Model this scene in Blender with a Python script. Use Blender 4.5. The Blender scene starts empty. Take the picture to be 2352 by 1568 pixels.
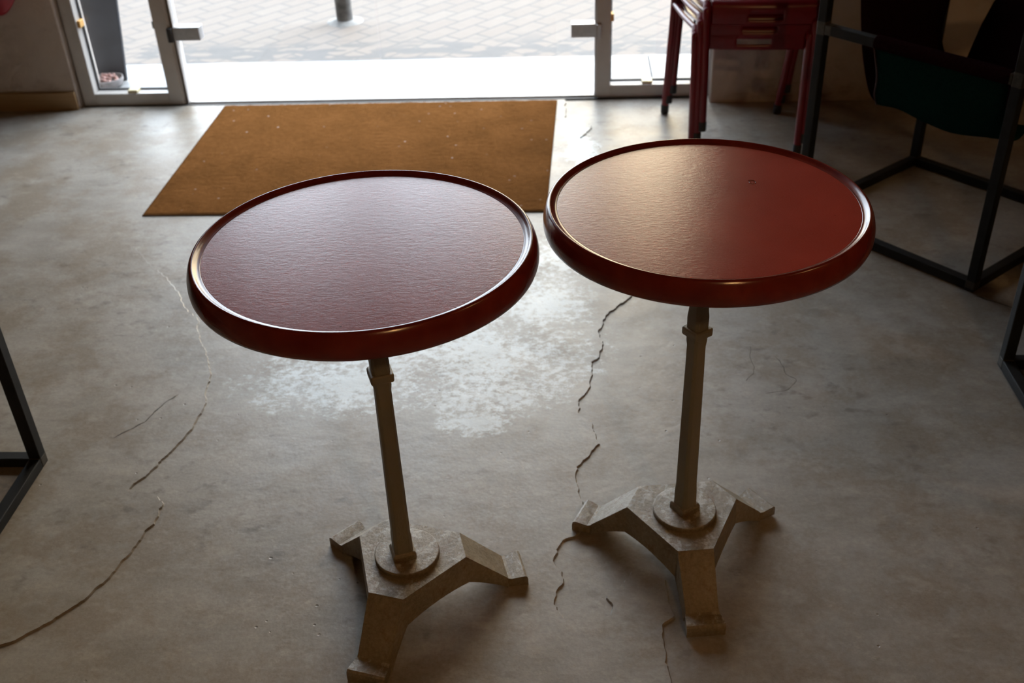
import bpy, bmesh, math, random
from mathutils import Vector, Matrix, noise

random.seed(7)
SC = bpy.context.scene
COL = SC.collection
PI = math.pi

# ------------------------------------------------------------------ helpers
def link(o, parent=None):
    COL.objects.link(o)
    if parent is not None:
        o.parent = parent
    return o

def tag(o, label=None, cat=None, group=None, kind=None):
    if label: o['label'] = label
    if cat: o['category'] = cat
    if group: o['group'] = group
    if kind: o['kind'] = kind
    return o

def empty(name, loc=(0, 0, 0), rz=0.0):
    o = bpy.data.objects.new(name, None)
    o.empty_display_size = 0.05
    o.location = loc
    o.rotation_euler = (0, 0, rz)
    return link(o)

def build(name, bm, mat, parent=None, smooth=False, bevel=0.0, seg=2, angle=35):
    me = bpy.data.meshes.new(name)
    bmesh.ops.recalc_face_normals(bm, faces=bm.faces[:])
    bm.to_mesh(me)
    bm.free()
    me.materials.append(mat)
    if smooth:
        for p in me.polygons:
            p.use_smooth = True
        try:
            me.set_sharp_from_angle(angle=math.radians(smooth if smooth is not True else 40))
        except Exception:
            pass
    o = bpy.data.objects.new(name, me)
    link(o, parent)
    if bevel > 0:
        m = o.modifiers.new('bevel', 'BEVEL')
        m.width = bevel
        m.segments = seg
        m.limit_method = 'ANGLE'
        m.angle_limit = math.radians(angle)
    return o

def box(bm, x0, x1, y0, y1, z0, z1):
    v = [bm.verts.new((x, y, z)) for z in (z0, z1) for y in (y0, y1) for x in (x0, x1)]
    for f in ((0, 1, 3, 2), (4, 5, 7, 6), (0, 1, 5, 4), (2, 3, 7, 6), (0, 2, 6, 4), (1, 3, 7, 5)):
        bm.faces.new([v[i] for i in f])

def lathe(bm, prof, seg=96, close_start=True, close_end=True):
    rings = []
    for (r, z) in prof:
        if r < 1e-6:
            rings.append([bm.verts.new((0, 0, z))])
        else:
            rings.append([bm.verts.new((r * math.cos(2 * PI * k / seg), r * math.sin(2 * PI * k / seg), z)) for k in range(seg)])
    for a, b in zip(rings[:-1], rings[1:]):
        for k in range(seg):
            k2 = (k + 1) % seg
            if len(a) == 1:
                bm.faces.new([a[0], b[k], b[k2]])
            elif len(b) == 1:
                bm.faces.new([a[k], b[0], a[k2]])
            else:
                bm.faces.new([a[k], b[k], b[k2], a[k2]])

def loft(bm, rings, cap=True):
    vs = [[bm.verts.new(p) for p in r] for r in rings]
    n = len(vs[0])
    for a, b in zip(vs[:-1], vs[1:]):
        for k in range(n):
            bm.faces.new([a[k], a[(k + 1) % n], b[(k + 1) % n], b[k]])
    if cap:
        bm.faces.new(vs[0])
        bm.faces.new(vs[-1])

def tube(bm, pts, r, seg=14, cap=True):
    pts = [Vector(p) for p in pts]
    rings = []
    n = len(pts)
    prev = None
    for i, p in enumerate(pts):
        if i == 0: t = pts[1] - pts[0]
        elif i == n - 1: t = pts[-1] - pts[-2]
        else: t = (pts[i + 1] - p).normalized() + (p - pts[i - 1]).normalized()
        t.normalize()
        if prev is None:
            a = Vector((0, 0, 1)) if abs(t.z) < 0.9 else Vector((1, 0, 0))
            u = t.cross(a).normalized()
        else:
            u = (prev - t * prev.dot(t)).normalized()
        prev = u
        w = t.cross(u)
        rings.append([tuple(p + (u * math.cos(2 * PI * k / seg) + w * math.sin(2 * PI * k / seg)) * r) for k in range(seg)])
    loft(bm, rings, cap)

def bez(pts, n=8):
    """Catmull-Rom through pts."""
    P = [Vector(p) for p in pts]
    P = [P[0] * 2 - P[1]] + P + [P[-1] * 2 - P[-2]]
    out = []
    for i in range(1, len(P) - 2):
        for k in range(n):
            t = k / n
            a, b, c, d = P[i - 1], P[i], P[i + 1], P[i + 2]
            out.append(0.5 * ((2 * b) + (c - a) * t + (2 * a - 5 * b + 4 * c - d) * t * t + (3 * b - a - 3 * c + d) * t ** 3))
    out.append(P[-2])
    return out

# ------------------------------------------------------------------ node materials
class NT:
    def __init__(self, name):
        self.m = bpy.data.materials.new(name)
        self.m.use_nodes = True
        self.t = self.m.node_tree
        self.t.nodes.clear()
        self.out = self.n('ShaderNodeOutputMaterial')
        self.b = self.n('ShaderNodeBsdfPrincipled')
        self.l(self.b.outputs[0], self.out.inputs[0])
        self._c = None
    def n(self, typ, **kw):
        nd = self.t.nodes.new(typ)
        for k, v in kw.items():
            setattr(nd, k, v)
        return nd
    def l(self, a, b):
        self.t.links.new(a, b)
    def coord(self):
        if self._c is None:
            self._c = self.n('ShaderNodeTexCoord').outputs['Object']
        return self._c
    def mapped(self, scale=(1, 1, 1), rot=(0, 0, 0), loc=(0, 0, 0)):
        mp = self.n('ShaderNodeMapping')
        self.l(self.coord(), mp.inputs[0])
        mp.inputs['Location'].default_value = loc
        mp.inputs['Rotation'].default_value = rot
        mp.inputs['Scale'].default_value = scale
        return mp.outputs[0]
    def noise(self, scale, detail=4, rough=0.55, vec=None, dist=0.0):
        nd = self.n('ShaderNodeTexNoise')
        self.l(vec if vec is not None else self.coord(), nd.inputs['Vector'])
        nd.inputs['Scale'].default_value = scale
        nd.inputs['Detail'].default_value = detail
        nd.inputs['Roughness'].default_value = rough
        nd.inputs['Distortion'].default_value = dist
        return nd.outputs['Fac']
    def voro(self, scale, vec=None, feature='F1', out='Distance', rnd=1.0):
        nd = self.n('ShaderNodeTexVoronoi', feature=feature)
        self.l(vec if vec is not None else self.coord(), nd.inputs['Vector'])
        nd.inputs['Scale'].default_value = scale
        nd.inputs['Randomness'].default_value = rnd
        return nd.outputs[out]
    def ramp(self, fac, stops, interp='LINEAR'):
        nd = self.n('ShaderNodeValToRGB')
        nd.color_ramp.interpolation = interp
        cr = nd.color_ramp
        while len(cr.elements) < len(stops):
            cr.elements.new(0.5)
        for e, (p, c) in zip(cr.elements, stops):
            e.position = p
            e.color = (*c, 1) if not isinstance(c, (int, float)) else (c, c, c, 1)
        self.l(fac, nd.inputs[0])
        return nd.outputs[0]
    def mix(self, fac, a, b, mode='MIX'):
        nd = self.n('ShaderNodeMix', data_type='RGBA', blend_type=mode)
        self.put(fac, nd.inputs[0]); self.put(a, nd.inputs[6]); self.put(b, nd.inputs[7])
        return nd.outputs[2]
    def put(self, v, sock):
        if hasattr(v, 'is_linked'):
            self.l(v, sock)
        elif isinstance(v, (int, float)):
            if sock.type == 'RGBA': sock.default_value = (v, v, v, 1)
            else: sock.default_value = v
        else:
            sock.default_value = (*v, 1)
    def math(self, op, a, b=0.0, c=None, clamp=False):
        nd = self.n('ShaderNodeMath', operation=op)
        nd.use_clamp = clamp
        self.put(a, nd.inputs[0]); self.put(b, nd.inputs[1])
        if c is not None: self.put(c, nd.inputs[2])
        return nd.outputs[0]
    def bump(self, h, strength=0.3, dist=0.01, prev=None):
        nd = self.n('ShaderNodeBump')
        nd.inputs['Strength'].default_value = strength
        nd.inputs['Distance'].default_value = dist
        self.l(h, nd.inputs['Height'])
        if prev is not None: self.l(prev, nd.inputs['Normal'])
        return nd.outputs[0]
    def set(self, color=None, rough=None, metal=None, normal=None, spec=None, coat=None):
        if color is not None: self.put(color, self.b.inputs['Base Color'])
        if rough is not None: self.put(rough, self.b.inputs['Roughness'])
        if metal is not None: self.put(metal, self.b.inputs['Metallic'])
        if spec is not None: self.put(spec, self.b.inputs['Specular IOR Level'])
        if coat is not None: self.put(coat, self.b.inputs['Coat Weight'])
        if normal is not None: self.l(normal, self.b.inputs['Normal'])
        return self.m

def simple(name, c, rough=0.5, metal=0.0, var=0.12, scale=30, bump=0.0):
    t = NT(name)
    nz = t.noise(scale, 4)
    lo = tuple(x * (1 - var) for x in c); hi = tuple(min(1, x * (1 + var)) for x in c)
    col = t.ramp(nz, [(0.3, lo), (0.7, hi)])
    nrm = t.bump(nz, bump, 0.004) if bump > 0 else None
    return t.set(col, rough, metal, nrm)

M = {}
# --- red laminate of the table top
t = NT('red_laminate')
f1 = t.noise(90, 5, 0.65, t.mapped((1, 2.2, 1)))
f2 = t.noise(7, 3, 0.5)
f3 = t.noise(420, 3, 0.6, t.mapped((1, 2.4, 1), (0, 0, 0.3)))
c = t.ramp(f2, [(0.3, (0.32, 0.034, 0.024)), (0.7, (0.41, 0.048, 0.032))])
c = t.mix(t.math('MULTIPLY', t.ramp(f3, [(0.45, 0.0), (0.75, 1.0)]), 0.35), c, (0.44, 0.10, 0.06))
sp = t.ramp(t.voro(19), [(0.0, 1.0), (0.022, 1.0), (0.034, 0.0)])
c = t.mix(t.math('MULTIPLY', sp, 0.5), c, (0.05, 0.012, 0.01))
n1 = t.bump(f1, 0.11, 0.003)
n1 = t.bump(f3, 0.07, 0.001, n1)
M['laminate'] = t.set(c, 0.215, 0, n1, spec=0.39)
# --- moulded rim
t = NT('red_rim')
f2 = t.noise(26, 4)
c = t.ramp(f2, [(0.3, (0.135, 0.012, 0.009)), (0.7, (0.20, 0.022, 0.014))])
M['rim'] = t.set(c, 0.20, 0, t.bump(t.noise(60, 3), 0.04, 0.002), spec=0.5)
# --- cast iron, taupe paint with rust
t = NT('taupe_cast_iron')
f1 = t.noise(14, 5, 0.6); f2 = t.noise(150, 5, 0.75); f3 = t.noise(32, 6, 0.75)
c = t.ramp(f1, [(0.3, (0.185, 0.142, 0.090)), (0.65, (0.30, 0.245, 0.17))])
c = t.mix(0.4, c, t.ramp(f2, [(0.35, (0.10, 0.075, 0.045)), (0.65, (0.37, 0.31, 0.225))]))
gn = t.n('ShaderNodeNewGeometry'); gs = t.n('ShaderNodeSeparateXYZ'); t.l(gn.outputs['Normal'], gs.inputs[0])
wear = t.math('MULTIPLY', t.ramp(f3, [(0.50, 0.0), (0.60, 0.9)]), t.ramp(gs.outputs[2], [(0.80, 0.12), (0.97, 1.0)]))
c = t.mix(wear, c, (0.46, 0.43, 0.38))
c = t.mix(t.ramp(t.noise(21, 6, 0.75, t.mapped(loc=(2, 5, 1))), [(0.56, 0.0), (0.68, 0.8)]), c, (0.16, 0.082, 0.035))
M['iron'] = t.set(c, t.ramp(f3, [(0.3, 0.50), (0.7, 0.38)]), 0.0, t.bump(f2, 0.45, 0.004, t.bump(f1, 0.3, 0.006)))
t = NT('taupe_column_paint')
f1 = t.noise(9, 5, 0.6, t.mapped((1, 1, 0.25))); f2 = t.noise(90, 4, 0.7)
c = t.ramp(f1, [(0.3, (0.185, 0.155, 0.105)), (0.7, (0.25, 0.212, 0.150))])
c = t.mix(t.ramp(t.noise(60, 5, 0.7), [(0.66, 0.0), (0.74, 0.7)]), c, (0.07, 0.045, 0.03))
M['column'] = t.set(c, 0.5, 0.0, t.bump(f2, 0.3, 0.003))

# --- concrete floor
def concrete(name, tint=1.0, smoothness=0.0):
    t = NT(name)
    warp = t.noise(1.3, 4, 0.6, dist=0.6)
    mid = t.noise(7, 5, 0.62)
    fine = t.noise(55, 2, 0.7)
    streak = t.noise(8, 4, 0.62, t.mapped((0.7, 2.0, 1), (0, 0, -0.7)))
    c = t.ramp(warp, [(0.36, (0.214 * tint, 0.182 * tint, 0.147 * tint)), (0.5, (0.309 * tint, 0.285 * tint, 0.257 * tint)), (0.64, (0.380 * tint, 0.358 * tint, 0.328 * tint))])
    c = t.mix(0.45, c, t.ramp(mid, [(0.3, (0.20 * tint, 0.178 * tint, 0.15 * tint)), (0.7, (0.42 * tint, 0.392 * tint, 0.352 * tint))]))
    c = t.mix(0.26, c, t.ramp(streak, [(0.34, (0.19, 0.16, 0.13)), (0.66, (0.48, 0.445, 0.40))]))
    wp = t.ramp(t.noise(4.2, 5, 0.7, t.mapped(loc=(1.3, 4.1, 0))), [(0.45, 0.0), (0.58, 0.85)])
    c = t.mix(wp, c, (0.235 * tint, 0.188 * tint, 0.142 * tint))
    c = t.mix(t.ramp(t.noise(11, 4, 0.7, t.mapped((1, 1.6, 1), (0, 0, 0.6), (5, 0, 0))), [(0.55, 0.0), (0.72, 0.55)]), c, (0.43 * tint, 0.39 * tint, 0.33 * tint))
    c = t.mix(0.18, c, t.ramp(t.noise(130, 3, 0.75), [(0.32, (0.16, 0.14, 0.115)), (0.68, (0.50, 0.46, 0.41))]))
    # pale flecks
    fl = t.math('MULTIPLY', t.ramp(t.noise(26, 5, 0.75, t.mapped((1, 1.3, 1), (0, 0, 0.4))), [(0.56, 0.0), (0.72, 1.0)]), t.ramp(t.noise(2.6, 3), [(0.44, 0.0), (0.60, 0.55)]))
    c = t.mix(fl, c, (0.47, 0.415, 0.345))
    # dark stains, more on the right hand side
    dk = t.math('MULTIPLY', t.ramp(t.noise(17, 4, 0.6, t.mapped((1, 1.4, 1), (0, 0, 0.9))), [(0.56, 0.0), (0.68, 0.7)]), t.ramp(t.noise(2.1, 2, vec=t.mapped(loc=(3, 1, 0))), [(0.44, 0.0), (0.58, 0.8)]))
    c = t.mix(dk, c, (0.12, 0.10, 0.085))
    # pin holes
    pv = t.voro(24)
    ph = t.math('MULTIPLY', t.ramp(pv, [(0.0, 1.0), (0.04, 1.0), (0.075, 0.0)]), t.ramp(t.noise(3.1, 3, vec=t.mapped(loc=(7, 2, 0))), [(0.50, 0.0), (0.6, 1.0)]))
    c = t.mix(t.math('MULTIPLY', ph, 0.6), c, (0.10, 0.085, 0.07))
    # ragged pale worn patches, with the sky's bluish-white reflection painted into their colour
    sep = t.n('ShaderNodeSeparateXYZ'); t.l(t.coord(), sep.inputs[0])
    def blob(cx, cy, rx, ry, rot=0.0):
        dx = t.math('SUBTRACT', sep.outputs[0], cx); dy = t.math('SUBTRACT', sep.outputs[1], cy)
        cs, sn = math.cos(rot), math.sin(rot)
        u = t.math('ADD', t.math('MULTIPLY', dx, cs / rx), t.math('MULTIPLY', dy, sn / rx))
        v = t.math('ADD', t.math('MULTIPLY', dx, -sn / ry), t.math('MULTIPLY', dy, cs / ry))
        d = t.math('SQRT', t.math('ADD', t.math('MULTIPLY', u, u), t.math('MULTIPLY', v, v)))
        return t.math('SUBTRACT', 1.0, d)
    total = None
    for args in WORN_SHEEN:
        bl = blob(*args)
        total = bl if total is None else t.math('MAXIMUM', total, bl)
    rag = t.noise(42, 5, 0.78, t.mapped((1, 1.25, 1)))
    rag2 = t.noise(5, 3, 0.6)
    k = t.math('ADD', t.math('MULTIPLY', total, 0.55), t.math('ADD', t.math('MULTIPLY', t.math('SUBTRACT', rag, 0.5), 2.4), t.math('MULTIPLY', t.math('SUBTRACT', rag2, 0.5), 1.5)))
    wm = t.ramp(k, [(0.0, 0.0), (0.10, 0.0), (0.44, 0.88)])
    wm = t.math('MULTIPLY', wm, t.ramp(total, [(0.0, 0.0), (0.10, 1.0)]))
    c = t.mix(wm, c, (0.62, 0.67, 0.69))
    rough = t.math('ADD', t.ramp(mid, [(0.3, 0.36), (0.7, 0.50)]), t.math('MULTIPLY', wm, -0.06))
    h = t.math('ADD', t.math('MULTIPLY', t.noise(7, 4, 0.62), 0.6), t.math('MULTIPLY', fine, 0.10))
    nb = t.bump(h, 0.40, 0.009)
    nb = t.bump(t.math('SUBTRACT', 1.0, ph), 0.5, 0.003, nb)
    nb = t.bump(t.noise(120, 2, 0.75), 0.09, 0.002, nb)
    return t.set(c, rough, 0, nb, spec=0.46)

WORN_SHEEN = [(-0.22, 2.24, 0.36, 0.24, 0.2), (-0.10, 2.48, 0.17, 0.22, 0.0), (-0.56, 2.12, 0.34, 0.17, 0.05), (-0.16, 2.06, 0.2, 0.11, 0.3), (-0.235, 1.95, 0.10, 0.06, 0.0),
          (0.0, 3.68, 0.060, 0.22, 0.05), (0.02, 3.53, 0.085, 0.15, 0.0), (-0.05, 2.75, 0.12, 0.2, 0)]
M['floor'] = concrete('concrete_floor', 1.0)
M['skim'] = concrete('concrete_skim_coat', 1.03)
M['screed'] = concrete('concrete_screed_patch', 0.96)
M['crack'] = simple('crack_shadowed_grit', (0.06, 0.05, 0.042), 0.9)

# --- coir mat
t = NT('coir_mat')
f1 = t.noise(5.5, 6, 0.65, None, 0.4); f2 = t.noise(260, 4, 0.8); f3 = t.noise(40, 5, 0.7, t.mapped((1, 2.5, 1)))
c = t.ramp(f1, [(0.34, (0.096, 0.042, 0.0135)), (0.5, (0.160, 0.068, 0.0205)), (0.66, (0.218, 0.095, 0.031))])
c = t.mix(0.45, c, t.ramp(f3, [(0.3, (0.085, 0.035, 0.011)), (0.7, (0.228, 0.098, 0.033))]))
c = t.mix(0.35, c, t.ramp(f2, [(0.3, (0.045, 0.021, 0.006)), (0.7, (0.265, 0.118, 0.041))]))
sk = t.math('MULTIPLY', t.ramp(t.voro(26), [(0.0, 1.0), (0.06, 0.8), (0.14, 0.0)]), t.ramp(t.voro(26, out='Color'), [(0.60, 0.0), (0.85, 0.75)]))
c = t.mix(sk, c, (0.66, 0.56, 0.53))
M['mat'] = t.set(c, 0.95, 0, t.bump(f2, 0.6, 0.006), spec=0.0)
M['mat_edge'] = simple('mat_backing', (0.07, 0.045, 0.025), 0.9)

# --- walls
t = NT('rough_plaster')
f1 = t.noise(3, 6, 0.6, dist=0.5); f2 = t.noise(18, 5, 0.6)
c = t.ramp(f1, [(0.3, (0.45, 0.39, 0.35)), (0.7, (0.56, 0.50, 0.455))])
gx = t.n('ShaderNodeSeparateXYZ'); t.l(t.coord(), gx.inputs[0])
sc_ = t.math('MULTIPLY', t.ramp(t.noise(6, 5, 0.7, t.mapped((1, 1, 2.5))), [(0.52, 0.0), (0.68, 0.7)]), t.ramp(gx.outputs[2], [(0.02, 1.0), (0.16, 0.35)]))
c = t.mix(sc_, c, (0.22, 0.16, 0.11))
M['plaster'] = t.set(c, 0.85, 0, t.bump(f2, 0.35, 0.012, t.bump(f1, 0.5, 0.03)), spec=0.2)
M['paint'] = simple('interior_paint', (0.20, 0.145, 0.095), 0.85, 0, 0.06, 4)
M['ceiling'] = simple('ceiling_paint', (0.20, 0.15, 0.10), 0.9, 0, 0.05, 3)
t = NT('tan_skirting_wood')
c = t.ramp(t.noise(8, 5, 0.6, t.mapped((0.6, 1, 9))), [(0.3, (0.30, 0.185, 0.085)), (0.7, (0.37, 0.235, 0.115))])
M['skirting'] = t.set(c, 0.55)
# --- aluminium frames
t = NT('painted_aluminium')
c = t.ramp(t.noise(5, 5, 0.6), [(0.3, (0.45, 0.43, 0.415)), (0.7, (0.56, 0.54, 0.525))])
c = t.mix(t.ramp(t.noise(28, 5, 0.7), [(0.66, 0.0), (0.78, 0.5)]), c, (0.28, 0.24, 0.20))
M['alu'] = t.set(c, 0.42, 0.15)
M['steel'] = simple('brushed_steel', (0.45, 0.45, 0.46), 0.38, 0.75, 0.08, 60)
M['gasket'] = simple('black_gasket', (0.03, 0.03, 0.032), 0.6)
M['clip'] = simple('orange_setting_block', (0.75, 0.42, 0.12), 0.45)
M['clip_pale'] = simple('cream_setting_block', (0.70, 0.62, 0.40), 0.45)
# --- clear glass: straight-through pane with a mirror-like sheen by fresnel
def glass_mat():
    m = bpy.data.materials.new('clear_glass'); m.use_nodes = True
    nt = m.node_tree; nt.nodes.clear()
    out = nt.nodes.new('ShaderNodeOutputMaterial')
    mixn = nt.nodes.new('ShaderNodeMixShader')
    tr = nt.nodes.new('ShaderNodeBsdfTransparent'); tr.inputs[0].default_value = (0.975, 0.985, 0.98, 1)
    gl = nt.nodes.new('ShaderNodeBsdfGlossy'); gl.inputs['Roughness'].default_value = 0.02
    fr = nt.nodes.new('ShaderNodeFresnel'); fr.inputs[0].default_value = 1.45
    mp = nt.nodes.new('ShaderNodeMath'); mp.operation = 'MULTIPLY'; mp.inputs[1].default_value = 0.6
    nt.links.new(fr.outputs[0], mp.inputs[0]); nt.links.new(mp.outputs[0], mixn.inputs[0])
    nt.links.new(tr.outputs[0], mixn.inputs[1]); nt.links.new(gl.outputs[0], mixn.inputs[2])
    nt.links.new(mixn.outputs[0], out.inputs[0])
    return m
M['glass'] = glass_mat()
# --- red chairs
t = NT('red_lacquered_steel')
c = t.ramp(t.noise(10, 3), [(0.3, (0.15, 0.003, 0.010)), (0.7, (0.19, 0.004, 0.013))])
M['red'] = t.set(c, 0.30, 0, None, spec=0.5)
M['rubber'] = simple('black_rubber', (0.022, 0.022, 0.025), 0.6)
# --- sling chairs
M['bar'] = simple('black_steel_bar', (0.011, 0.0115, 0.012), 0.55, 0.0, 0.3, 25)
M['bar'].node_tree.nodes['Principled BSDF'].inputs['Specular IOR Level'].default_value = 0.25
M['weld'] = simple('ground_weld_steel', (0.055, 0.048, 0.038), 0.45, 0.2, 0.3, 80)
M['maroon'] = simple('maroon_canvas', (0.014, 0.0045, 0.0055), 0.9, 0, 0.2, 140, 0.2)
M['teal'] = simple('dark_teal_canvas', (0.004, 0.021, 0.0185), 0.9, 0, 0.2, 140, 0.2)
for _k in ('maroon', 'teal'): M[_k].node_tree.nodes['Principled BSDF'].inputs['Specular IOR Level'].default_value = 0.0
M['piping'] = simple('maroon_piping', (0.04, 0.012, 0.012), 0.8)
# --- outdoors
t = NT('concrete_pavers')
br = t.n('ShaderNodeTexBrick')
t.l(t.mapped((1, 1, 1), (0, 0, math.radians(-52))), br.inputs['Vector'])
br.inputs['Color1'].default_value = (0.094, 0.072, 0.057, 1); br.inputs['Color2'].default_value = (0.104, 0.082, 0.066, 1)
br.inputs['Mortar'].default_value = (0.048, 0.044, 0.041, 1)
br.inputs['Scale'].default_value = 1.0
br.inputs['Mortar Size'].default_value = 0.007
br.inputs['Brick Width'].default_value = 0.20; br.inputs['Row Height'].default_value = 0.10
sy = t.n('ShaderNodeSeparateXYZ'); t.l(t.coord(), sy.inputs[0])
band = t.math('ADD', sy.outputs[1], t.math('MULTIPLY', t.noise(3.5, 2), 0.35))
gm = t.math('MULTIPLY', t.ramp(t.noise(6.5, 1, 0.3, t.mapped((1, 2.6, 1))), [(0.46, 0.0), (0.50, 1.0)]), t.ramp(t.math('SUBTRACT', band, 4.5), [(0.0, 1.0), (0.42, 1.0), (0.60, 0.0)]))
c = t.mix(gm, br.outputs[0], (0.044, 0.041, 0.0395))
c = t.mix(0.2, c, t.ramp(t.noise(20, 5), [(0.3, (0.072, 0.063, 0.056)), (0.7, (0.112, 0.095, 0.084))]))
M['paver'] = t.set(c, 0.8, 0, t.bump(br.outputs[1], 0.4, -0.004))
t = NT('pale_marble')
c = t.ramp(t.noise(3, 7, 0.65, t.mapped((1, 4, 1)), 0.8), [(0.30, (0.070, 0.073, 0.082)), (0.46, (0.135, 0.138, 0.143)), (0.62, (0.20, 0.20, 0.195))])
M['marble'] = t.set(c, 0.5)
M['joint'] = simple('step_joint', (0.45, 0.42, 0.40), 0.8)
M['pole'] = simple('weathered_post', (0.11, 0.105, 0.10), 0.7, 0, 0.6, 16, 0.3)
M['shutter'] = simple('dark_slate_board', (0.016, 0.018, 0.024), 0.45, 0, 0.5, 9, 0.1)
M['bowl'] = simple('frosted_bowl', (0.22, 0.20, 0.20), 0.35, 0, 0.25, 40)
M['petal'] = simple('pink_shell', (0.24, 0.125, 0.105), 0.3, 0, 0.6, 70)
M['facade'] = simple('facade_render', (0.55, 0.50, 0.44), 0.9, 0, 0.1, 3)
M['redcloth'] = simple('red_vinyl', (0.30, 0.008, 0.02), 0.35, 0, 0.2, 12, 0.15)
M['lampshade'] = simple('cream_lamp_cover', (0.75, 0.68, 0.55), 0.6)

# ------------------------------------------------------------------ the room
WY = 4.015          # room face of the front wall
GY = 4.07           # glazing line
DL, DR = -1.562, 0.078          # clear opening of the double glass door
WL, WR = -1.995, 0.512           # outer ends of the glazed screen
TOPZ = 2.08
RX0, RX1, RY0, RZ = -3.2, 3.4, -3.4, 2.95

def structure(name, bm, mat, **kw):
    return tag(build(name, bm, mat, **kw), kind='structure')

# base floor slab (lowest level), with a skim coat and screed patch lying over it as thin ragged layers
bm = bmesh.new(); box(bm, RX0, RX1, RY0, WY + 0.035, -0.12, -0.0042)
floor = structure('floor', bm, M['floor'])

def ragged(pts, amp=0.006, step=0.012, seed=0, closed=True):
    """polyline made irregular the way trowelled edges are."""
    out = []
    n = len(pts)
    for i in range(n if closed else n - 1):
        a = Vector((*pts[i], 0)); b = Vector((*pts[(i + 1) % n], 0))
        L = (b - a).length
        far = L > 1.2
        k = 1 if far else max(1, int(L / step))
        d = (b - a).normalized(); nn = Vector((-d.y, d.x, 0))
        for j in range(k):
            p = a + (b - a) * (j / k)
            w = 0 if far else noise.noise(Vector((p.x * 16 + seed, p.y * 16, 3.1))) * amp * 1.4 + noise.noise(Vector((p.x * 55 + seed, p.y * 55, 1.7))) * amp * 1.1 + noise.noise(Vector((p.x * 140 + seed, p.y * 140, 5.7))) * amp * 0.5
            out.append((p + nn * w).to_2d())
    return out

def sheet(name, pts, z0, z1, mat, parent, lip=0.0016, fade=None):
    """a layer with a softly bevelled edge"""
    bm = bmesh.new()
    n = len(pts)
    area = sum(pts[i].x * pts[(i + 1) % n].y - pts[(i + 1) % n].x * pts[i].y for i in range(n))
    sgn = 1 if area > 0 else -1
    low = [bm.verts.new((p.x, p.y, z0)) for p in pts]
    top = []
    for i, p in enumerate(pts):
        a, b = pts[i - 1], pts[(i + 1) % n]
        d = (b - a).normalized()
        q = p + Vector((-d.y, d.x)) * sgn * lip
        zt = z1 if fade is None else z1 * max(0.05, min(1.0, (fade - q.y) / 0.5))
        top.append(bm.verts.new((q.x, q.y, zt)))
    for i in range(n):
        bm.faces.new([low[i], low[(i + 1) % n], top[(i + 1) % n], top[i]])
    f = bm.faces.new(top)
    bmesh.ops.triangulate(bm, faces=[f])
    return build(name, bm, mat, parent)

# edge of the middle skim coat, from the wall towards the camera (right edge)
SKIM_EDGE = [(-0.034, 4.05), (-0.0341, 3.996), (-0.0332, 3.8363), (0.008, 3.7908), (0.052, 3.7717), (0.0677, 3.7285), (0.0479, 3.6958), (0.0218, 3.6352), (0.0295, 3.6027), (0.0651, 3.5618), (0.0853, 3.561), (0.1204, 3.4265), (0.1587, 3.2481), (0.1787, 3.0529), (0.2005, 2.8192), (0.1844, 2.6364), (0.1604, 2.521), (0.1312, 2.4798), (0.0944, 2.4374), (0.077, 2.3957), (0.0723, 2.3677), (0.063, 2.3339), (0.069, 2.2986), (0.0714, 2.26), (0.0628, 2.2185), (0.0432, 2.1973), (0.0422, 2.1349), (0.0314, 2.082), (0.0111, 2.0326), (0.0088, 1.9898), (0.038, 1.9614), (0.0444, 1.9174), (0.0515, 1.8747), (0.0263, 1.8226), (0.0021, 1.7912), (-0.0018, 1.7606), (0.0056, 1.7293), (0.02, 1.6676), (0.0195, 1.6149), (0.0059, 1.5867), (-0.0078, 1.5683), (-0.0254, 1.5625), (-0.0343, 1.5366), (-0.0384, 1.5148), (-0.036, 1.4912), (-0.0235, 1.4785), (-0.0283, 1.4486), (-0.0371, 1.416), (-0.0393, 1.3941), (-0.0203, 1.3665), (0.0008, 1.3552), (0.0233, 1.3514), (0.0443, 1.357), (0.0632, 1.371), (0.0687, 1.3924), (0.0594, 1.4086), (0.0725, 1.4342), (0.0929, 1.4662), (0.1131, 1.4837), (0.1395, 1.4876), (0.169, 1.4581), (0.1762, 1.4257), (0.1831, 1.3942), (0.183, 1.3676), (0.161, 1.3453), (0.1606, 1.3228), (0.1598, 1.28), (0.1664, 1.2157), (0.2, 0.9), (0.3, 0.3)]
E = None
skim_poly = [(p[0], p[1]) for p in SKIM_EDGE] + [(0.3, RY0), (RX0, RY0), (RX0, 4.05)]
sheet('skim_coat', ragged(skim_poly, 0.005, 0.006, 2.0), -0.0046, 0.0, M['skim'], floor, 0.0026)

# second, upper screed layer on the left
SCREED_EDGE = [(-1.3799, 2.849), (-1.2861, 2.7367), (-1.2236, 2.6697), (-1.1595, 2.5927), (-1.092, 2.4836), (-1.0302, 2.3942), (-0.9921, 2.2991), (-0.9557, 2.2312), (-0.9236, 2.1545), (-0.9047, 2.0614), (-0.8941, 1.9924), (-0.8982, 1.9182), (-0.9215, 1.8474), (-0.9416, 1.7709), (-0.9722, 1.7181), (-0.9735, 1.7066), (-0.94, 1.7026), (-0.9063, 1.6832), (-0.8841, 1.664), (-0.8815, 1.6233), (-0.8907, 1.576), (-0.9007, 1.5166), (-0.9223, 1.4397), (-0.9496, 1.3859), (-0.9801, 1.3428), (-1.0285, 1.2924), (-1.0652, 1.2723)]
scr = [(p[0], p[1]) for p in SCREED_EDGE] + [(-1.9, 1.1), (-2.9, 1.15), (-2.95, 2.75), (-1.9, 2.9)]
sheet('screed_patch', ragged(scr, 0.0045, 0.006, 5.0), -0.0004, 0.0040, M['screed'], floor, 0.0026, 2.72)

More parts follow.
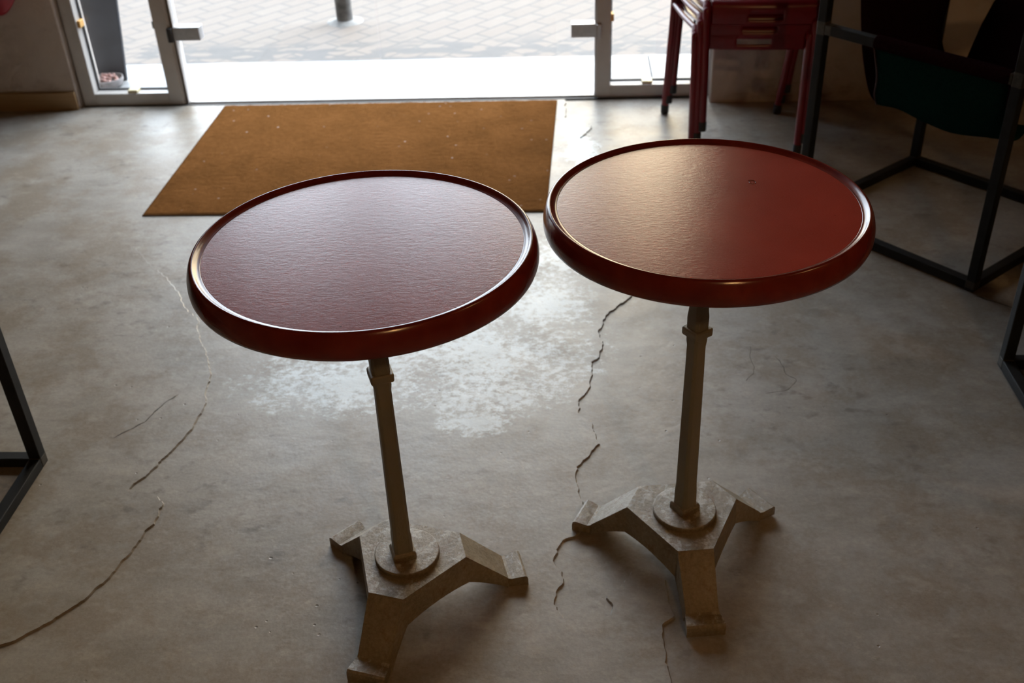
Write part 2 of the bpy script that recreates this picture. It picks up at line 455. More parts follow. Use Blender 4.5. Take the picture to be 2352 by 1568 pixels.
def crack(pts, w, name='crack', z=0.0004, seed=0.0):
    P = bez([(x, y, 0) for x, y in pts], 7)
    bm = bmesh.new(); rows = []
    for i, p in enumerate(P):
        a = P[max(0, i - 1)]; b = P[min(len(P) - 1, i + 1)]
        d = (b - a).normalized(); nn = Vector((-d.y, d.x, 0))
        ww = w * (0.35 + 0.9 * abs(noise.noise(Vector((p.x * 40 + seed, p.y * 40, 0)))))
        if i in (0, len(P) - 1): ww *= 0.2
        q = p + nn * noise.noise(Vector((p.x * 45, p.y * 45, seed))) * 0.006
        rows.append([bm.verts.new((*(q + nn * ww).to_2d(), z)), bm.verts.new((*(q - nn * ww).to_2d(), z))])
    for a, b in zip(rows[:-1], rows[1:]):
        bm.faces.new([a[0], a[1], b[1], b[0]])
    return build(name, bm, M['crack'], floor)

crack([(-0.9742, 2.056), (-0.9913, 2.0345), (-1.0134, 1.9837), (-1.0241, 1.9462), (-1.0766, 1.8819)], 0.0016, z=0.0044, seed=1.0)
crack([(0.4474, 2.2739), (0.4387, 2.2188), (0.4433, 2.1823), (0.4356, 2.1505), (0.4116, 2.1211)], 0.0012, z=-0.0038, seed=2.0)
crack([(0.5032, 2.2243), (0.5158, 2.1764), (0.5169, 2.1447), (0.5334, 2.1245), (0.5162, 2.0903), (0.4798, 2.0761), (0.453, 2.0691)], 0.0012, z=-0.0038, seed=3.0)
crack([(1.08, 2.5125), (1.1647, 2.451)], 0.004, z=-0.0038, seed=4.0)
# walls
bm = bmesh.new(); box(bm, RX0, WL - 0.008, WY, WY + 0.24, -0.02, RZ); structure('wall_front_left', bm, M['plaster'], bevel=0.006)
bm = bmesh.new(); box(bm, WR + 0.012, RX1, WY - 0.035, WY + 0.24, -0.02, RZ); structure('wall_front_right', bm, M['plaster'], bevel=0.008)
bm = bmesh.new(); box(bm, WL - 0.008, WR + 0.012, WY, WY + 0.24, TOPZ + 0.06, RZ); structure('wall_front_lintel', bm, M['plaster'])
bm = bmesh.new(); box(bm, RX0 - 0.2, RX0, RY0, WY + 0.24, -0.02, RZ); structure('wall_left', bm, M['paint'])
bm = bmesh.new(); box(bm, RX1, RX1 + 0.2, RY0, WY + 0.24, -0.02, RZ); structure('wall_right', bm, M['paint'])
bm = bmesh.new(); box(bm, RX0 - 0.2, RX1 + 0.2, RY0 - 0.2, RY0, -0.02, RZ); structure('wall_back', bm, M['paint'])
bm = bmesh.new(); box(bm, RX0 - 0.2, RX1 + 0.2, RY0 - 0.2, WY + 0.24, RZ, RZ + 0.2); structure('ceiling', bm, M['ceiling'])
bm = bmesh.new(); box(bm, RX0, WL - 0.012, WY - 0.014, WY, -0.001, 0.074); structure('baseboard_left', bm, M['skirting'], bevel=0.003)

# glazed screen: two fixed sidelights (window_1, window_2) beside a pair of frameless glass leaves (door_1, door_2)
FY0, FY1 = GY - 0.028, GY + 0.042
def sidelight(name, x0, x1, ls, rs, label_side, clips):
    root = empty(name, (0, 0, 0)); tag(root, kind='structure')
    bm = bmesh.new()
    # frame profile: outer members with a stepped reveal towards the glass
    box(bm, x0, x0 + ls, FY0, FY1, 0.0, TOPZ); box(bm, x1 - rs, x1, FY0, FY1, 0.0, TOPZ)
    box(bm, x0 + ls, x1 - rs, FY0, FY1, 0.0, 0.050); box(bm, x0 + ls, x1 - rs, FY0, FY1, TOPZ - 0.05, TOPZ)
    build('window_frame', bm, M['alu'], root, bevel=0.003)
    bm = bmesh.new()
    a, b = x0 + ls, x1 - rs; g = 0.006
    for (xa, xb, za, zb) in ((a, a + g, 0.05, TOPZ - 0.05), (b - g, b, 0.05, TOPZ - 0.05), (a + g, b - g, 0.05, 0.05 + g), (a + g, b - g, TOPZ - 0.05 - g, TOPZ - 0.05)):
        box(bm, xa, xb, GY + 0.018, GY + 0.030, za, zb)
    build('gasket', bm, M['gasket'], root)
    bm = bmesh.new(); box(bm, a + 0.002, b - 0.002, GY + 0.020, GY + 0.026, 0.052, TOPZ - 0.052)
    build('window_pane', bm, M['glass'], root)
    for (x, z, vert, mat) in clips:
        bm = bmesh.new()
        if vert: box(bm, x - 0.006, x + 0.006, GY - 0.020, GY + 0.017, z - 0.014, z + 0.014)
        else: box(bm, x - 0.020, x + 0.020, GY - 0.022, GY + 0.017, z - 0.005, z + 0.007)
        build('setting_block', bm, M[mat], root, bevel=0.002)
    return root
sidelight('window_1', WL, DL - 0.018, 0.052, 0.058, 'left', [(-1.937, 0.330, True, 'clip'), (-1.786, 0.055, False, 'clip_pale'), (-1.640, 0.322, True, 'gasket')])
sidelight('window_2', DR + 0.006, WR, 0.055, 0.048, 'right', [(0.145, 0.312, True, 'clip'), (0.285, 0.055, False, 'clip_pale')])
# channel of dark seals on the left jamb
bm = bmesh.new()
box(bm, DL - 0.018, DL - 0.012, FY0 + 0.006, FY1 - 0.01, 0.0, TOPZ); box(bm, DL - 0.005, DL, FY0 + 0.006, FY1 - 0.01, 0.0, TOPZ)
structure('trim_1', bm, M['alu'])
bm = bmesh.new(); box(bm, DL - 0.012, DL - 0.005, FY0 + 0.02, FY1 - 0.012, 0.0, TOPZ)
structure('trim_2', bm, M['gasket'])
bm = bmesh.new(); box(bm, DR, DR + 0.006, FY0 + 0.012, FY1 - 0.012, 0.0, TOPZ); structure('trim_3', bm, M['alu'])
# head over the door and floor track
bm = bmesh.new(); box(bm, WL, WR, FY0, FY1, TOPZ, TOPZ + 0.06); structure('trim_4', bm, M['alu'])
bm = bmesh.new(); box(bm, DL, DR, GY - 0.018, GY + 0.03, -0.002, 0.007); structure('trim_5', bm, M['alu'], bevel=0.002)
bm = bmesh.new(); box(bm, WL, WR, WY + 0.016, FY0, -0.004, 0.0015); structure('trim_6', bm, M['gasket'])
MID = (DL + DR) / 2 - 0.02
def glass_leaf(name, x0, x1, hx0, hx1, hz, side):
    root = empty(name, ((x0 + x1) / 2, GY, 0)); tag(root, kind='structure')
    bm = bmesh.new(); box(bm, x0 - root.location.x, x1 - root.location.x, -0.005, 0.005, 0.012, TOPZ - 0.01)
    build('glass_leaf', bm, M['glass'], root, bevel=0.001)
    for z in (hz, TOPZ - 0.27):
        bm = bmesh.new(); box(bm, hx0 - root.location.x, hx1 - root.location.x, -0.026, 0.022, z - 0.026, z + 0.026)
        h = build('hinge', bm, M['steel'], root, bevel=0.002)
        bm = bmesh.new()
        xk = (hx0 - 0.006) if side < 0 else (hx1 + 0.006)
        box(bm, xk - 0.010 - root.location.x, xk + 0.010 - root.location.x, -0.040, 0.0, z - 0.030, z + 0.026)
        k = build('hinge_knuckle', bm, M['gasket'] if side < 0 else M['steel'], h, bevel=0.004)
    return root
glass_leaf('door_1', DL + 0.004, MID - 0.003, -1.572, -1.462, 0.286, -1)
glass_leaf('door_2', MID + 0.003, DR - 0.004, -0.012, 0.088, 0.266, 1)

# ------------------------------------------------------------------ outdoors
bm = bmesh.new(); box(bm, -14, 14, 4.565, 26, -0.20, -0.012); structure('paving', bm, M['paver'])
step_root = empty('doorstep', (0, 4.3, 0)); tag(step_root, kind='structure')
for k, (xa, xb) in enumerate(((-6, -2.55), (-2.545, 0.318), (0.322, 3.2), (3.205, 6))):
    bm = bmesh.new(); box(bm, xa, xb, -0.262, 0.262, -0.15, -0.004); build('step_slab', bm, M['marble'], step_root, bevel=0.003)
# facade skin outside (keeps the door reveal thick)
pole = empty('street_post', (-1.128, 5.175, -0.012))
tag(pole, 'grey weathered round post standing in the paving outside the glass door', 'post')
bm = bmesh.new(); tube(bm, [(0, 0, 0), (0, 0, 2.6)], 0.040, 24); build('shaft', bm, M['pole'], pole, smooth=True)
bm = bmesh.new(); lathe(bm, [(0.040, 0.012), (0.052, 0.010), (0.075, 0.003), (0.09, 0.0), (0.0, 0.0)], 32)
build('collar', bm, M['pole'], pole, smooth=True)

# dark board leaning outside the left sidelight
board = empty('leaning_board', (-1.995, 4.37, -0.004))
tag(board, 'dark slate-grey narrow board standing upright outside the left sidelight', 'board')
bm = bmesh.new()
loft(bm, [[(-0.080, -0.02, 0), (0.062, -0.02, 0), (0.062, 0.0, 0), (-0.080, 0.0, 0)],
          [(-0.09, 0.02, 0.4), (0.09, 0.02, 0.4), (0.09, 0.04, 0.4), (-0.09, 0.04, 0.4)],
          [(-0.12, 0.14, 1.7), (0.18, 0.14, 1.7), (0.18, 0.16, 1.7), (-0.12, 0.16, 1.7)]])
build('panel', bm, M['shutter'], board, bevel=0.004)

bowl = empty('bowl', (-1.985, 4.282, -0.004))
tag(bowl, 'frosted pale bowl with pink shells on the doorstep at the foot of the dark board', 'bowl')
bm = bmesh.new()
lathe(bm, [(0.0, 0.0), (0.040, 0.0), (0.058, 0.010), (0.066, 0.028), (0.066, 0.040), (0.062, 0.040), (0.061, 0.028), (0.052, 0.012), (0.0, 0.008)], 48)
build('bowl_body', bm, M['bowl'], bowl, smooth=True)
bm = bmesh.new()
for k in range(46):
    a = random.uniform(0, 2 * PI); r = 0.052 * math.sqrt(random.random()); s = random.uniform(0.007, 0.012)
    mat4 = Matrix.Translation((r * math.cos(a), r * math.sin(a), 0.030 + random.uniform(0, 0.014))) @ Matrix.Rotation(random.uniform(0, 3), 4, 'X') @ Matrix.Rotation(random.uniform(0, 3), 4, 'Z') @ Matrix.Diagonal((s, s * 0.7, s * 0.5, 1))
    bmesh.ops.create_icosphere(bm, subdivisions=2, radius=1.0, matrix=mat4)
sh = build('pink_shells', bm, M['petal'], None, smooth=True)
sh.location = (-1.985, 4.282, -0.004)
tag(sh, 'heap of shiny pink shells filling the pale bowl outside the sidelight', 'shells', kind='stuff')

# ------------------------------------------------------------------ door mat
mat_root = empty('doormat', (0, 0, 0)); 
tag(mat_root, 'large brown coir doormat with white specks in front of the glass door', 'doormat')
bm = bmesh.new()
c4 = [(-1.408, 3.038), (-0.090, 3.036), (-0.068, 4.012), (-1.406, 4.012)]
NX, NYY = 220, 160
vs = []
for j in range(NYY + 1):
    row = []
    for i in range(NX + 1):
        u, v = i / NX, j / NYY
        x = (c4[0][0] * (1 - u) + c4[1][0] * u) * (1 - v) + (c4[3][0] * (1 - u) + c4[2][0] * u) * v
        y = (c4[0][1] * (1 - u) + c4[1][1] * u) * (1 - v) + (c4[3][1] * (1 - u) + c4[2][1] * u) * v
        e = min(i, NX - i, j, NYY - j)
        z = 0.0070 + noise.noise(Vector((x * 60, y * 60, 0))) * 0.0012 + noise.noise(Vector((x * 150, y * 150, 4))) * 0.001
        if e == 0: z = 0.003
        row.append(bm.verts.new((x, y, z)))
    vs.append(row)
for j in range(NYY):
    for i in range(NX):
        bm.faces.new([vs[j][i], vs[j][i + 1], vs[j + 1][i + 1], vs[j + 1][i]])
build('coir_pile', bm, M['mat'], mat_root, smooth=80)
bm = bmesh.new()
lo = [bm.verts.new((x, y, 0.0002)) for x, y in c4]; hi = [bm.verts.new((x, y, 0.0035)) for x, y in c4]
bm.faces.new(lo); bm.faces.new(hi)
for k in range(4): bm.faces.new([lo[k], lo[(k + 1) % 4], hi[(k + 1) % 4], hi[k]])
build('backing', bm, M['mat_edge'], mat_root)

# ------------------------------------------------------------------ bistro tables
def col_section(s, z, ch=0.16):
    h = s / 2; c = s * ch
    pts = [(h, -h + c), (h, h - c), (h - c, h), (-h + c, h), (-h, h - c), (-h, -h + c), (-h + c, -h), (h - c, -h)]
    return [(x, y, z) for x, y in pts]

def base_mesh():
    bm = bmesh.new()
    RP, WP, ZP = 0.105, 0.0335, 0.1015          # plateau corner radius / half width / height
    RI_, WI, ZI = 0.180, 0.0305, 0.0255         # where the arm meets its pad
    def arm(k, r, w, z):
        a = k * 2 * PI / 3
        return Vector((r * math.cos(a) - w * math.sin(a), r * math.sin(a) + w * math.cos(a), z))
    top_center = bm.verts.new((0, 0, ZP))
    NA, NP = 7, 8
    L = []   # per arm: [(left,right)] from plateau to the pad
    for k in range(3):
        st = []
        for i in range(NA + 1):
            u = i / NA
            st.append((bm.verts.new(arm(k, RP + (RI_ - RP) * u, WP + (WI - WP) * u, ZP + (ZI - ZP) * u)),
                       bm.verts.new(arm(k, RP + (RI_ - RP) * u, -(WP + (WI - WP) * u), ZP + (ZI - ZP) * u))))
        L.append(st)
        for a, b in zip(st[:-1], st[1:]):
            bm.faces.new([a[0], a[1], b[1], b[0]])
    # side walls
    lows = {}
    plate_ring = []
    for k in range(3):
        k2 = (k + 1) % 3
        p0 = L[k][0][0].co.copy(); p1 = L[k2][0][1].co.copy()
        mids = [bm.verts.new(p0.lerp(p1, i / NP)) for i in range(1, NP)]
        upper = [L[k][i][0] for i in range(NA, -1, -1)] + mids + [L[k2][i][1] for i in range(0, NA + 1)]
        plate_ring += [L[k][0][1], L[k][0][0]] + mids
        tot = sum((upper[i + 1].co - upper[i].co).length for i in range(len(upper) - 1))
        acc = 0; low = []
        for i, v in enumerate(upper):
            if i: acc += (v.co - upper[i - 1].co).length
            s = acc / tot
            z = 0.046 * max(0.0, math.sin(PI * s)) ** 0.85
            z = min(z, v.co.z - 0.010)
            if i in (0, len(upper) - 1): z = 0.0
            mid_dir = Vector((math.cos((k + 0.5) * 2 * PI / 3), math.sin((k + 0.5) * 2 * PI / 3), 0))
            off = mid_dir * 0.004
            low.append(bm.verts.new((v.co.x + off.x, v.co.y + off.y, z)))
        for i in range(len(upper) - 1):
            bm.faces.new([upper[i], low[i], low[i + 1], upper[i + 1]])
        lows[k] = low
    n = len(plate_ring)
    for i in range(n):
        bm.faces.new([top_center, plate_ring[i], plate_ring[(i + 1) % n]])
    # underside
    cb = bm.verts.new((0, 0, 0.060))
    for k in range(3):
        kp = (k - 1) % 3
        left = lows[k]; right = lows[kp]
        a = left[:NA + 1]; b = list(reversed(right))[:NA + 1]
        for i in range(NA):
            bm.faces.new([a[i], a[i + 1], b[i + 1], b[i]])
        bm.faces.new([cb, a[NA], b[NA]])
        m = left[NA:NA + NP + 1]
        for i in range(len(m) - 1):
            bm.faces.new([cb, m[i], m[i + 1]])
        # pad at the end of the arm
        prof = [(0.184, 0.0208, 0.0312), (0.190, 0.0200, 0.0328), (0.203, 0.0222, 0.0345), (0.2155, 0.0232, 0.0358), (0.2198, 0.0205, 0.0360), (0.2216, 0.0130, 0.0357), (0.2215, 0.0, 0.0355)]
        prev = (L[k][NA][0], L[k][NA][1]); first = prev
        lprev, rprev = left[0], right[-1]
        for (r, z, w) in prof:
            cur = (bm.verts.new(arm(k, r, w, z)), bm.verts.new(arm(k, r, -w, z)))
            bm.faces.new([prev[0], prev[1], cur[1], cur[0]])
            if z > 0.0:
                lc, rc = bm.verts.new(arm(k, r, w, 0)), bm.verts.new(arm(k, r, -w, 0))
                bm.faces.new([prev[0], cur[0], lc, lprev]); bm.faces.new([prev[1], rprev, rc, cur[1]])
                bm.faces.new([lprev, lc, rc, rprev])
                lprev, rprev = lc, rc
            else:
                bm.faces.new([prev[0], cur[0], lprev]); bm.faces.new([prev[1], rprev, cur[1]])
                bm.faces.new([lprev, cur[0], cur[1], rprev])
            prev = cur
    bmesh.ops.remove_doubles(bm, verts=bm.verts[:], dist=0.0002)
    return bm

def bistro_table(loc, leg_angle, h, k, label, twist, base_shift):
    root = empty('bistro_table', loc, 0.0)
    tag(root, label, 'table', 'red bistro tables')
    # top surface and its moulded rim
    bm = bmesh.new()
    rs = 0.2405 * k
    rings = [0.0] + [rs * i / 10 for i in range(1, 11)] + [0.2440 * k]
    lathe(bm, [(r, h if i < 11 else h - 0.0016) for i, r in enumerate(rings)] + [(0.2440 * k, h - 0.022), (0.0, h - 0.022)], 128)
    top = build('tabletop', bm, M['laminate'], root, smooth=10)
    bm = bmesh.new()
    prof = [(0.2380, -0.020), (0.2402, -0.0004), (0.2415, 0.0001), (0.2432, 0.0003), (0.2450, 0.0008), (0.2467, 0.0017), (0.2482, 0.0029), (0.2496, 0.0043), (0.2510, 0.0055), (0.2526, 0.0062), (0.2546, 0.0058), (0.2568, 0.0036),
            (0.2592, -0.001), (0.2615, -0.008), (0.2632, -0.015), (0.2638, -0.022), (0.2634, -0.029), (0.2615, -0.0345), (0.2580, -0.0372), (0.2520, -0.0375), (0.243, -0.034), (0.2380, -0.020)]
    lathe(bm, [(r * k, h + z) for r, z in prof], 160)
    build('rim', bm, M['rim'], root, smooth=70)
    # bracket below the top
    bm = bmesh.new(); lathe(bm, [(0, h - 0.022), (0.11, h - 0.022), (0.11, h - 0.03), (0.05, h - 0.040), (0, h - 0.040)], 40)
    build('mounting_plate', bm, M['column'], root, smooth=30)
    # column
    bm = bmesh.new()
    lv = [(0.1118, 0.0355), (0.128, 0.0355), (0.131, 0.0350), (0.160, 0.0345), (0.172, 0.0325), (0.20, 0.0322), (0.49, 0.0272), (0.502, 0.0300), (0.53, 0.0305), (0.548, 0.0312), (0.562, 0.0285), (0.575, 0.0268), (h - 0.038, 0.026)]
    loft(bm, [col_section(s, z) for z, s in lv])
    col = build('column', bm, M['column'], root, bevel=0.0012, angle=25)
    col.rotation_euler = (0, 0, leg_angle + twist)
    bm = bmesh.new(); loft(bm, [col_section(s, z, 0.06) for z, s in ((0.511, 0.0365), (0.513, 0.0390), (0.524, 0.0395), (0.527, 0.0370))])
    build('collar', bm, M['column'], col, bevel=0.0012, angle=25)
    bm = bmesh.new(); loft(bm, [col_section(s, z, 0.06) for z, s in ((0.1112, 0.0430), (0.122, 0.0430), (0.126, 0.0400), (0.128, 0.0365))])
    build('foot_collar', bm, M['iron'], col, bevel=0.0012, angle=25)
    # three-armed base
    b = build('base', base_mesh(), M['iron'], root, bevel=0.0022, seg=3, angle=28)
    b.rotation_euler = (0, 0, leg_angle); b.location = (base_shift[0], base_shift[1], 0)
    bm = bmesh.new(); lathe(bm, [(0, 0.1008), (0.0605, 0.1008), (0.0605, 0.1092), (0.0598, 0.1112), (0.0588, 0.1119), (0.0570, 0.1121), (0, 0.1121)], 72)
    build('disc', bm, M['iron'], b, smooth=12)
    return root, top
T1, top1 = bistro_table((-0.3209, 1.4105, 0.0), -1.8169, 0.7614, 1.0113, 'red round bistro table on the left, nearest the brown doormat, its plain top unmarked', math.radians(35), (0.006, 0.006))
T2, top2 = bistro_table((0.2091, 1.5385, 0.0), -1.4541, 0.7595, 0.9887, 'red round bistro table on the right with a nick in its top', math.radians(30), (0.0, 0.002))
# the small gouge in the right table's top
bm = bmesh.new()
for (dx, dy, rr, a0, a1) in ((0, 0, 0.0065, -0.6, 2.4), (0.001, 0.0, 0.0045, 2.6, 5.2)):
    tube(bm, [(dx + rr * math.cos(a0 + (a1 - a0) * i / 10), dy + 1.3 * rr * math.sin(a0 + (a1 - a0) * i / 10), 0) for i in range(11)], 0.0009, 6)
g = build('nick', bm, M['rim'], T2, smooth=True)
g.location = (0.082, 0.078, 0.7595)

# ------------------------------------------------------------------ stack of red chairs
def red_chair(label):
    """origin at the floor below the front left leg; x to the chair's right as seen from the front, y to the back"""
    root = empty('stacking_chair', (0, 0, 0))
    tag(root, label, 'chair', 'stacked red metal chairs')
    W_, Dp = 0.362, 0.375
    SZ = 0.425
    r = 0.0135
    # legs: front ones curl into the side rail of the seat, rear ones run on up as back posts
    fr = [(0.0, 0.0), (W_, 0.0)]; re = [(-0.092, 0.3675), (0.329, 0.379)]
    tops_f = [(-0.008, 0.006), (W_ - 0.001, 0.004)]; tops_r = [(-0.075, 0.336), (0.367, 0.350)]
    for s in (0, 1):
        bm = bmesh.new()
        x0, y0 = fr[s]; xt, yt = tops_f[s]
        pts = [(x0, y0, 0.022), (x0 + (xt - x0) * .5, y0 + (yt - y0) * .5, 0.22)] + [(xt, yt, SZ - 0.035), (xt, yt + 0.006, SZ - 0.012), (xt, yt + 0.028, SZ + 0.004)]
        tube(bm, bez(pts, 5), r)
        lg = build('leg', bm, M['red'], root, smooth=True)
        bm = bmesh.new(); lathe(bm, [(0, 0), (0.0145, 0), (0.0152, 0.004), (0.0152, 0.030), (0.0135, 0.034), (0, 0.034)], 20)
        c = build('foot_cap', bm, M['rubber'], lg, smooth=40); c.location = (x0, y0, 0)
    for s in (0, 1):
        bm = bmesh.new()
        x0, y0 = re[s]; xt, yt = tops_r[s]
        tube(bm, bez([(x0, y0, 0.022), ((x0 + xt) / 2, (y0 + yt) / 2, 0.22), (xt, yt, SZ), (xt - 0.003, yt + 0.03, 0.62), (xt - 0.004, yt + 0.07, 0.84)], 6), r)
        lg = build('leg', bm, M['red'], root, smooth=True)
        bm = bmesh.new(); lathe(bm, [(0, 0), (0.0145, 0), (0.0152, 0.004), (0.0152, 0.030), (0.0135, 0.034), (0, 0.034)], 20)
        c = build('foot_cap', bm, M['rubber'], lg, smooth=40); c.location = (x0, y0, 0)
    # side rails under the seat
    for s in (0, 1):
        bm = bmesh.new()
        xt, yt = tops_f[s]; xr, yr = tops_r[s]
        tube(bm, bez([(xt, yt + 0.02, SZ + 0.002), ((xt + xr) / 2, (yt + yr) / 2, SZ - 0.004), (xr, yr, SZ - 0.004)], 5), 0.010)
        build('side_rail', bm, M['red'], root, smooth=True)
    # pressed seat with a rolled front apron and a hand slot in it
    bm = bmesh.new()
    xs = [0.006 + (W_ - 0.018) * i / 40 for i in range(41)]
    prof = [(0.014, SZ - 0.062), (0.0125, SZ - 0.056), (0.0115, SZ - 0.043), (0.0110, SZ - 0.034), (0.0112, SZ - 0.025), (0.0125, SZ - 0.006), (0.017, SZ + 0.006), (0.028, SZ + 0.014), (0.06, SZ + 0.013), (0.14, SZ + 0.004), (0.24, SZ - 0.004), (0.33, SZ + 0.002), (Dp - 0.03, SZ + 0.008)]
    cx = W_ * 0.5 - 0.002
    grid = []
    for (y, z) in prof:
        row = []
        for x in xs:
            u = (x - xs[0]) / (xs[-1] - xs[0])
            xx = x + (-0.075 * (1 - u) + 0.008 * u) * max(0, (y - 0.02)) / Dp
            row.append(bm.verts.new((xx, y - 0.010 * math.sin(PI * u), z)))
        grid.append(row)
    for j in range(len(prof) - 1):
        for i in range(40):
            xm = (xs[i] + xs[i + 1]) / 2
            half = 0.055 if j == 3 else 0.055
            if j in (2, 3) and abs(xm - cx) < half:
                continue
            bm.faces.new([grid[j][i], grid[j][i + 1], grid[j + 1][i + 1], grid[j + 1][i]])
    st = build('seat', bm, M['red'], root, smooth=60)
    md = st.modifiers.new('sheet', 'SOLIDIFY'); md.thickness = 0.003; md.offset = 0
    # curved back plate between the rear posts
    bm = bmesh.new()
    rows = []
    for j in range(7):
        z = 0.66 + 0.17 * j / 6
        row = []
        for i in range(17):
            u = i / 16
            x = tops_r[0][0] - 0.004 + (tops_r[1][0] - tops_r[0][0]) * u
            row.append(bm.verts.new((x, Dp - 0.02 + 0.036 + (z - 0.66) * 0.19 + 0.022 * math.sin(PI * u), z)))
        rows.append(row)
    for j in range(6):
        for i in range(16):
            bm.faces.new([rows[j][i], rows[j][i + 1], rows[j + 1][i + 1], rows[j + 1][i]])
    bk = build('backrest', bm, M['red'], root, smooth=60)
    md = bk.modifiers.new('sheet', 'SOLIDIFY'); md.thickness = 0.003
    return root

def copy_tree(o, parent=None):
    c = o.copy(); COL.objects.link(c)
    if parent is not None:
        c.parent = parent
    for ch in list(o.children):
        copy_tree(ch, c)
    return c

low = red_chair('red metal stacking chair at the bottom of the stack by the right sidelight')
RZ_ = math.radians(-4.0)
low.location = (0.409, 3.500, -0.001); low.rotation_euler = (0, 0, RZ_)
mid = copy_tree(low)
mid['label'] = 'red metal stacking chair in the middle of the stack by the right sidelight'
mid.location = (0.424, 3.497, 0.040); mid.rotation_euler = (0, 0, RZ_ + 0.01)
hi_ = copy_tree(low)
hi_['label'] = 'red metal stacking chair on top of the stack by the right sidelight'
hi_.location = (0.440, 3.492, 0.081); hi_.rotation_euler = (0, 0, RZ_ + 0.015)

# ------------------------------------------------------------------ sling lounge chairs
B = 0.027
def sling_chair(label, origin, rz, sling=True):
    root = empty('sling_chair', origin, rz)
    tag(root, label, 'lounge chair', 'black framed sling chairs')
    Wd, Dd, Hh, Rl = 0.612, 0.622, 0.80, 0.588
    def bar(name, *a):
        bm = bmesh.new(); box(bm, *a); return build(name, bm, M['bar'], root, bevel=0.002)
    def corner(par, *a):
        bm = bmesh.new(); box(bm, *a); return build('weld', bm, M['weld'], par, bevel=0.003)
    e = 0.0006
    for (x, y) in ((0, 0), (Wd - B, 0), (0, Dd - B), (Wd - B, Dd - B)):
        lg = bar('leg', x, x + B, y, y + B, 0.0, Hh)
        corner(lg, x - e, x + B + e, y - e, y + B + e, 0.004, 0.030)
        if y == 0:
            corner(lg, x - e, x + B + e, y - e, y + B + e, Rl - 0.018, Rl + 0.022)
    bar('floor_rail', B, Wd - B, 0, B, 0.0, B); bar('floor_rail', B, Wd - B, Dd - B, Dd, 0.0, B)
    bar('floor_rail', 0, B, B, Dd - B, 0.0, B); bar('floor_rail', Wd - B, Wd, B, Dd - B, 0.0, B)
    fr = bar('front_rail', B, Wd - B, 0, B, Rl - B / 2, Rl + B / 2)
    corner(fr, B, B + 0.022, -e, B + e, Rl - B / 2 - e, Rl + B / 2 + e); corner(fr, Wd - B - 0.022, Wd - B, -e, B + e, Rl - B / 2 - e, Rl + B / 2 + e)
    bar('arm_rail', 0, B, B, Dd - B, Hh - B, Hh); bar('arm_rail', Wd - B, Wd, B, Dd - B, Hh - B, Hh)
    bar('back_rail', B, Wd - B, Dd - B, Dd, Hh - B, Hh)
    # sleeve on the front rail
    bm = bmesh.new()
    loft(bm, [[(s, B / 2 + 0.0185 * math.cos(2 * PI * k / 16) , Rl + 0.0195 * math.sin(2 * PI * k / 16)) for k in range(16)] for s in (0.190, 0.3, 0.45, 0.577)])
    build('sleeve', bm, M['maroon'], root, smooth=50)
    # teal front panel: drops from the rail and curls under the seat
    bm = bmesh.new()
    bot = [(0.178, 0.392), (0.241, 0.397), (0.312, 0.386), (0.381, 0.378), (0.432, 0.380), (0.505, 0.394), (0.574, 0.405)]
    botc = bez([(s, 0, z) for s, z in bot], 4)
    rows = []
    for i, p in enumerate(botc):
        u = i / (len(botc) - 1)
        st = 0.192 + (0.575 - 0.192) * u
        zt = Rl - 0.012
        pts = bez([(st, 0.004, zt), (st + (p.x - st) * 0.3 + 0.012 * (1 - u), 0.016, zt - (zt - p.z) * 0.40), (p.x + 0.010 * (1 - u), 0.046, p.z + 0.042), (p.x, 0.080, p.z + 0.0), (p.x + 0.004, 0.125, p.z - 0.006), (p.x + 0.01 * (1 - u), 0.17, p.z + 0.012)], 6)
        rows.append([bm.verts.new(q) for q in pts])
    for a, b in zip(rows[:-1], rows[1:]):
        for k in range(len(a) - 1):
            bm.faces.new([a[k], a[k + 1], b[k + 1], b[k]])
    tp = build('front_panel', bm, M['teal'], root, smooth=True)
    md = tp.modifiers.new('cloth', 'SOLIDIFY'); md.thickness = 0.004; md.offset = 1
    edge = bez([(0.192, 0.004, Rl - 0.012), (0.2065, 0.016, Rl - 0.09), (0.188, 0.046, 0.434), (0.178, 0.080, 0.392)], 6)
    bm = bmesh.new(); tube(bm, [q + Vector((-0.002, -0.002, 0)) for q in edge], 0.0022, 6); build('piping', bm, M['piping'], tp, smooth=True)
    # maroon hammock slung between the two arms
    front = bez([(0.014, 0.14, 0.80), (0.030, 0.125, 0.73), (0.049, 0.12, 0.65), (0.062, 0.12, 0.58), (0.079, 0.12, 0.509), (0.103, 0.12, 0.439), (0.128, 0.12, 0.393), (0.165, 0.12, 0.380),
                 (0.24, 0.12, 0.392), (0.33, 0.12, 0.384), (0.42, 0.12, 0.385), (0.50, 0.12, 0.405), (0.545, 0.12, 0.50), (0.575, 0.12, 0.62), (0.598, 0.14, 0.80)], 4)
    back = bez([(0.014, 0.50, 0.80), (0.070, 0.48, 0.73), (0.105, 0.46, 0.66), (0.120, 0.45, 0.598), (0.116, 0.45, 0.545), (0.117, 0.45, 0.50), (0.133, 0.45, 0.455), (0.160, 0.45, 0.425),
                (0.185, 0.45, 0.420), (0.210, 0.45, 0.44), (0.225, 0.45, 0.50), (0.245, 0.45, 0.575), (0.285, 0.45, 0.66), (0.40, 0.46, 0.735), (0.598, 0.50, 0.80)], 4)
    bm = bmesh.new(); rows = []
    for f, b in zip(front, back):
        row = []
        for k in range(9):
            v = k / 8
            q = f.lerp(b, v)
            q.z -= 0.018 * math.sin(PI * v) * (1 if q.z < 0.7 else max(0, (0.8 - q.z) / 0.1))
            row.append(bm.verts.new(q))
        rows.append(row)
    for a, b in zip(rows[:-1], rows[1:]):
        for k in range(8):
            bm.faces.new([a[k], a[k + 1], b[k + 1], b[k]])
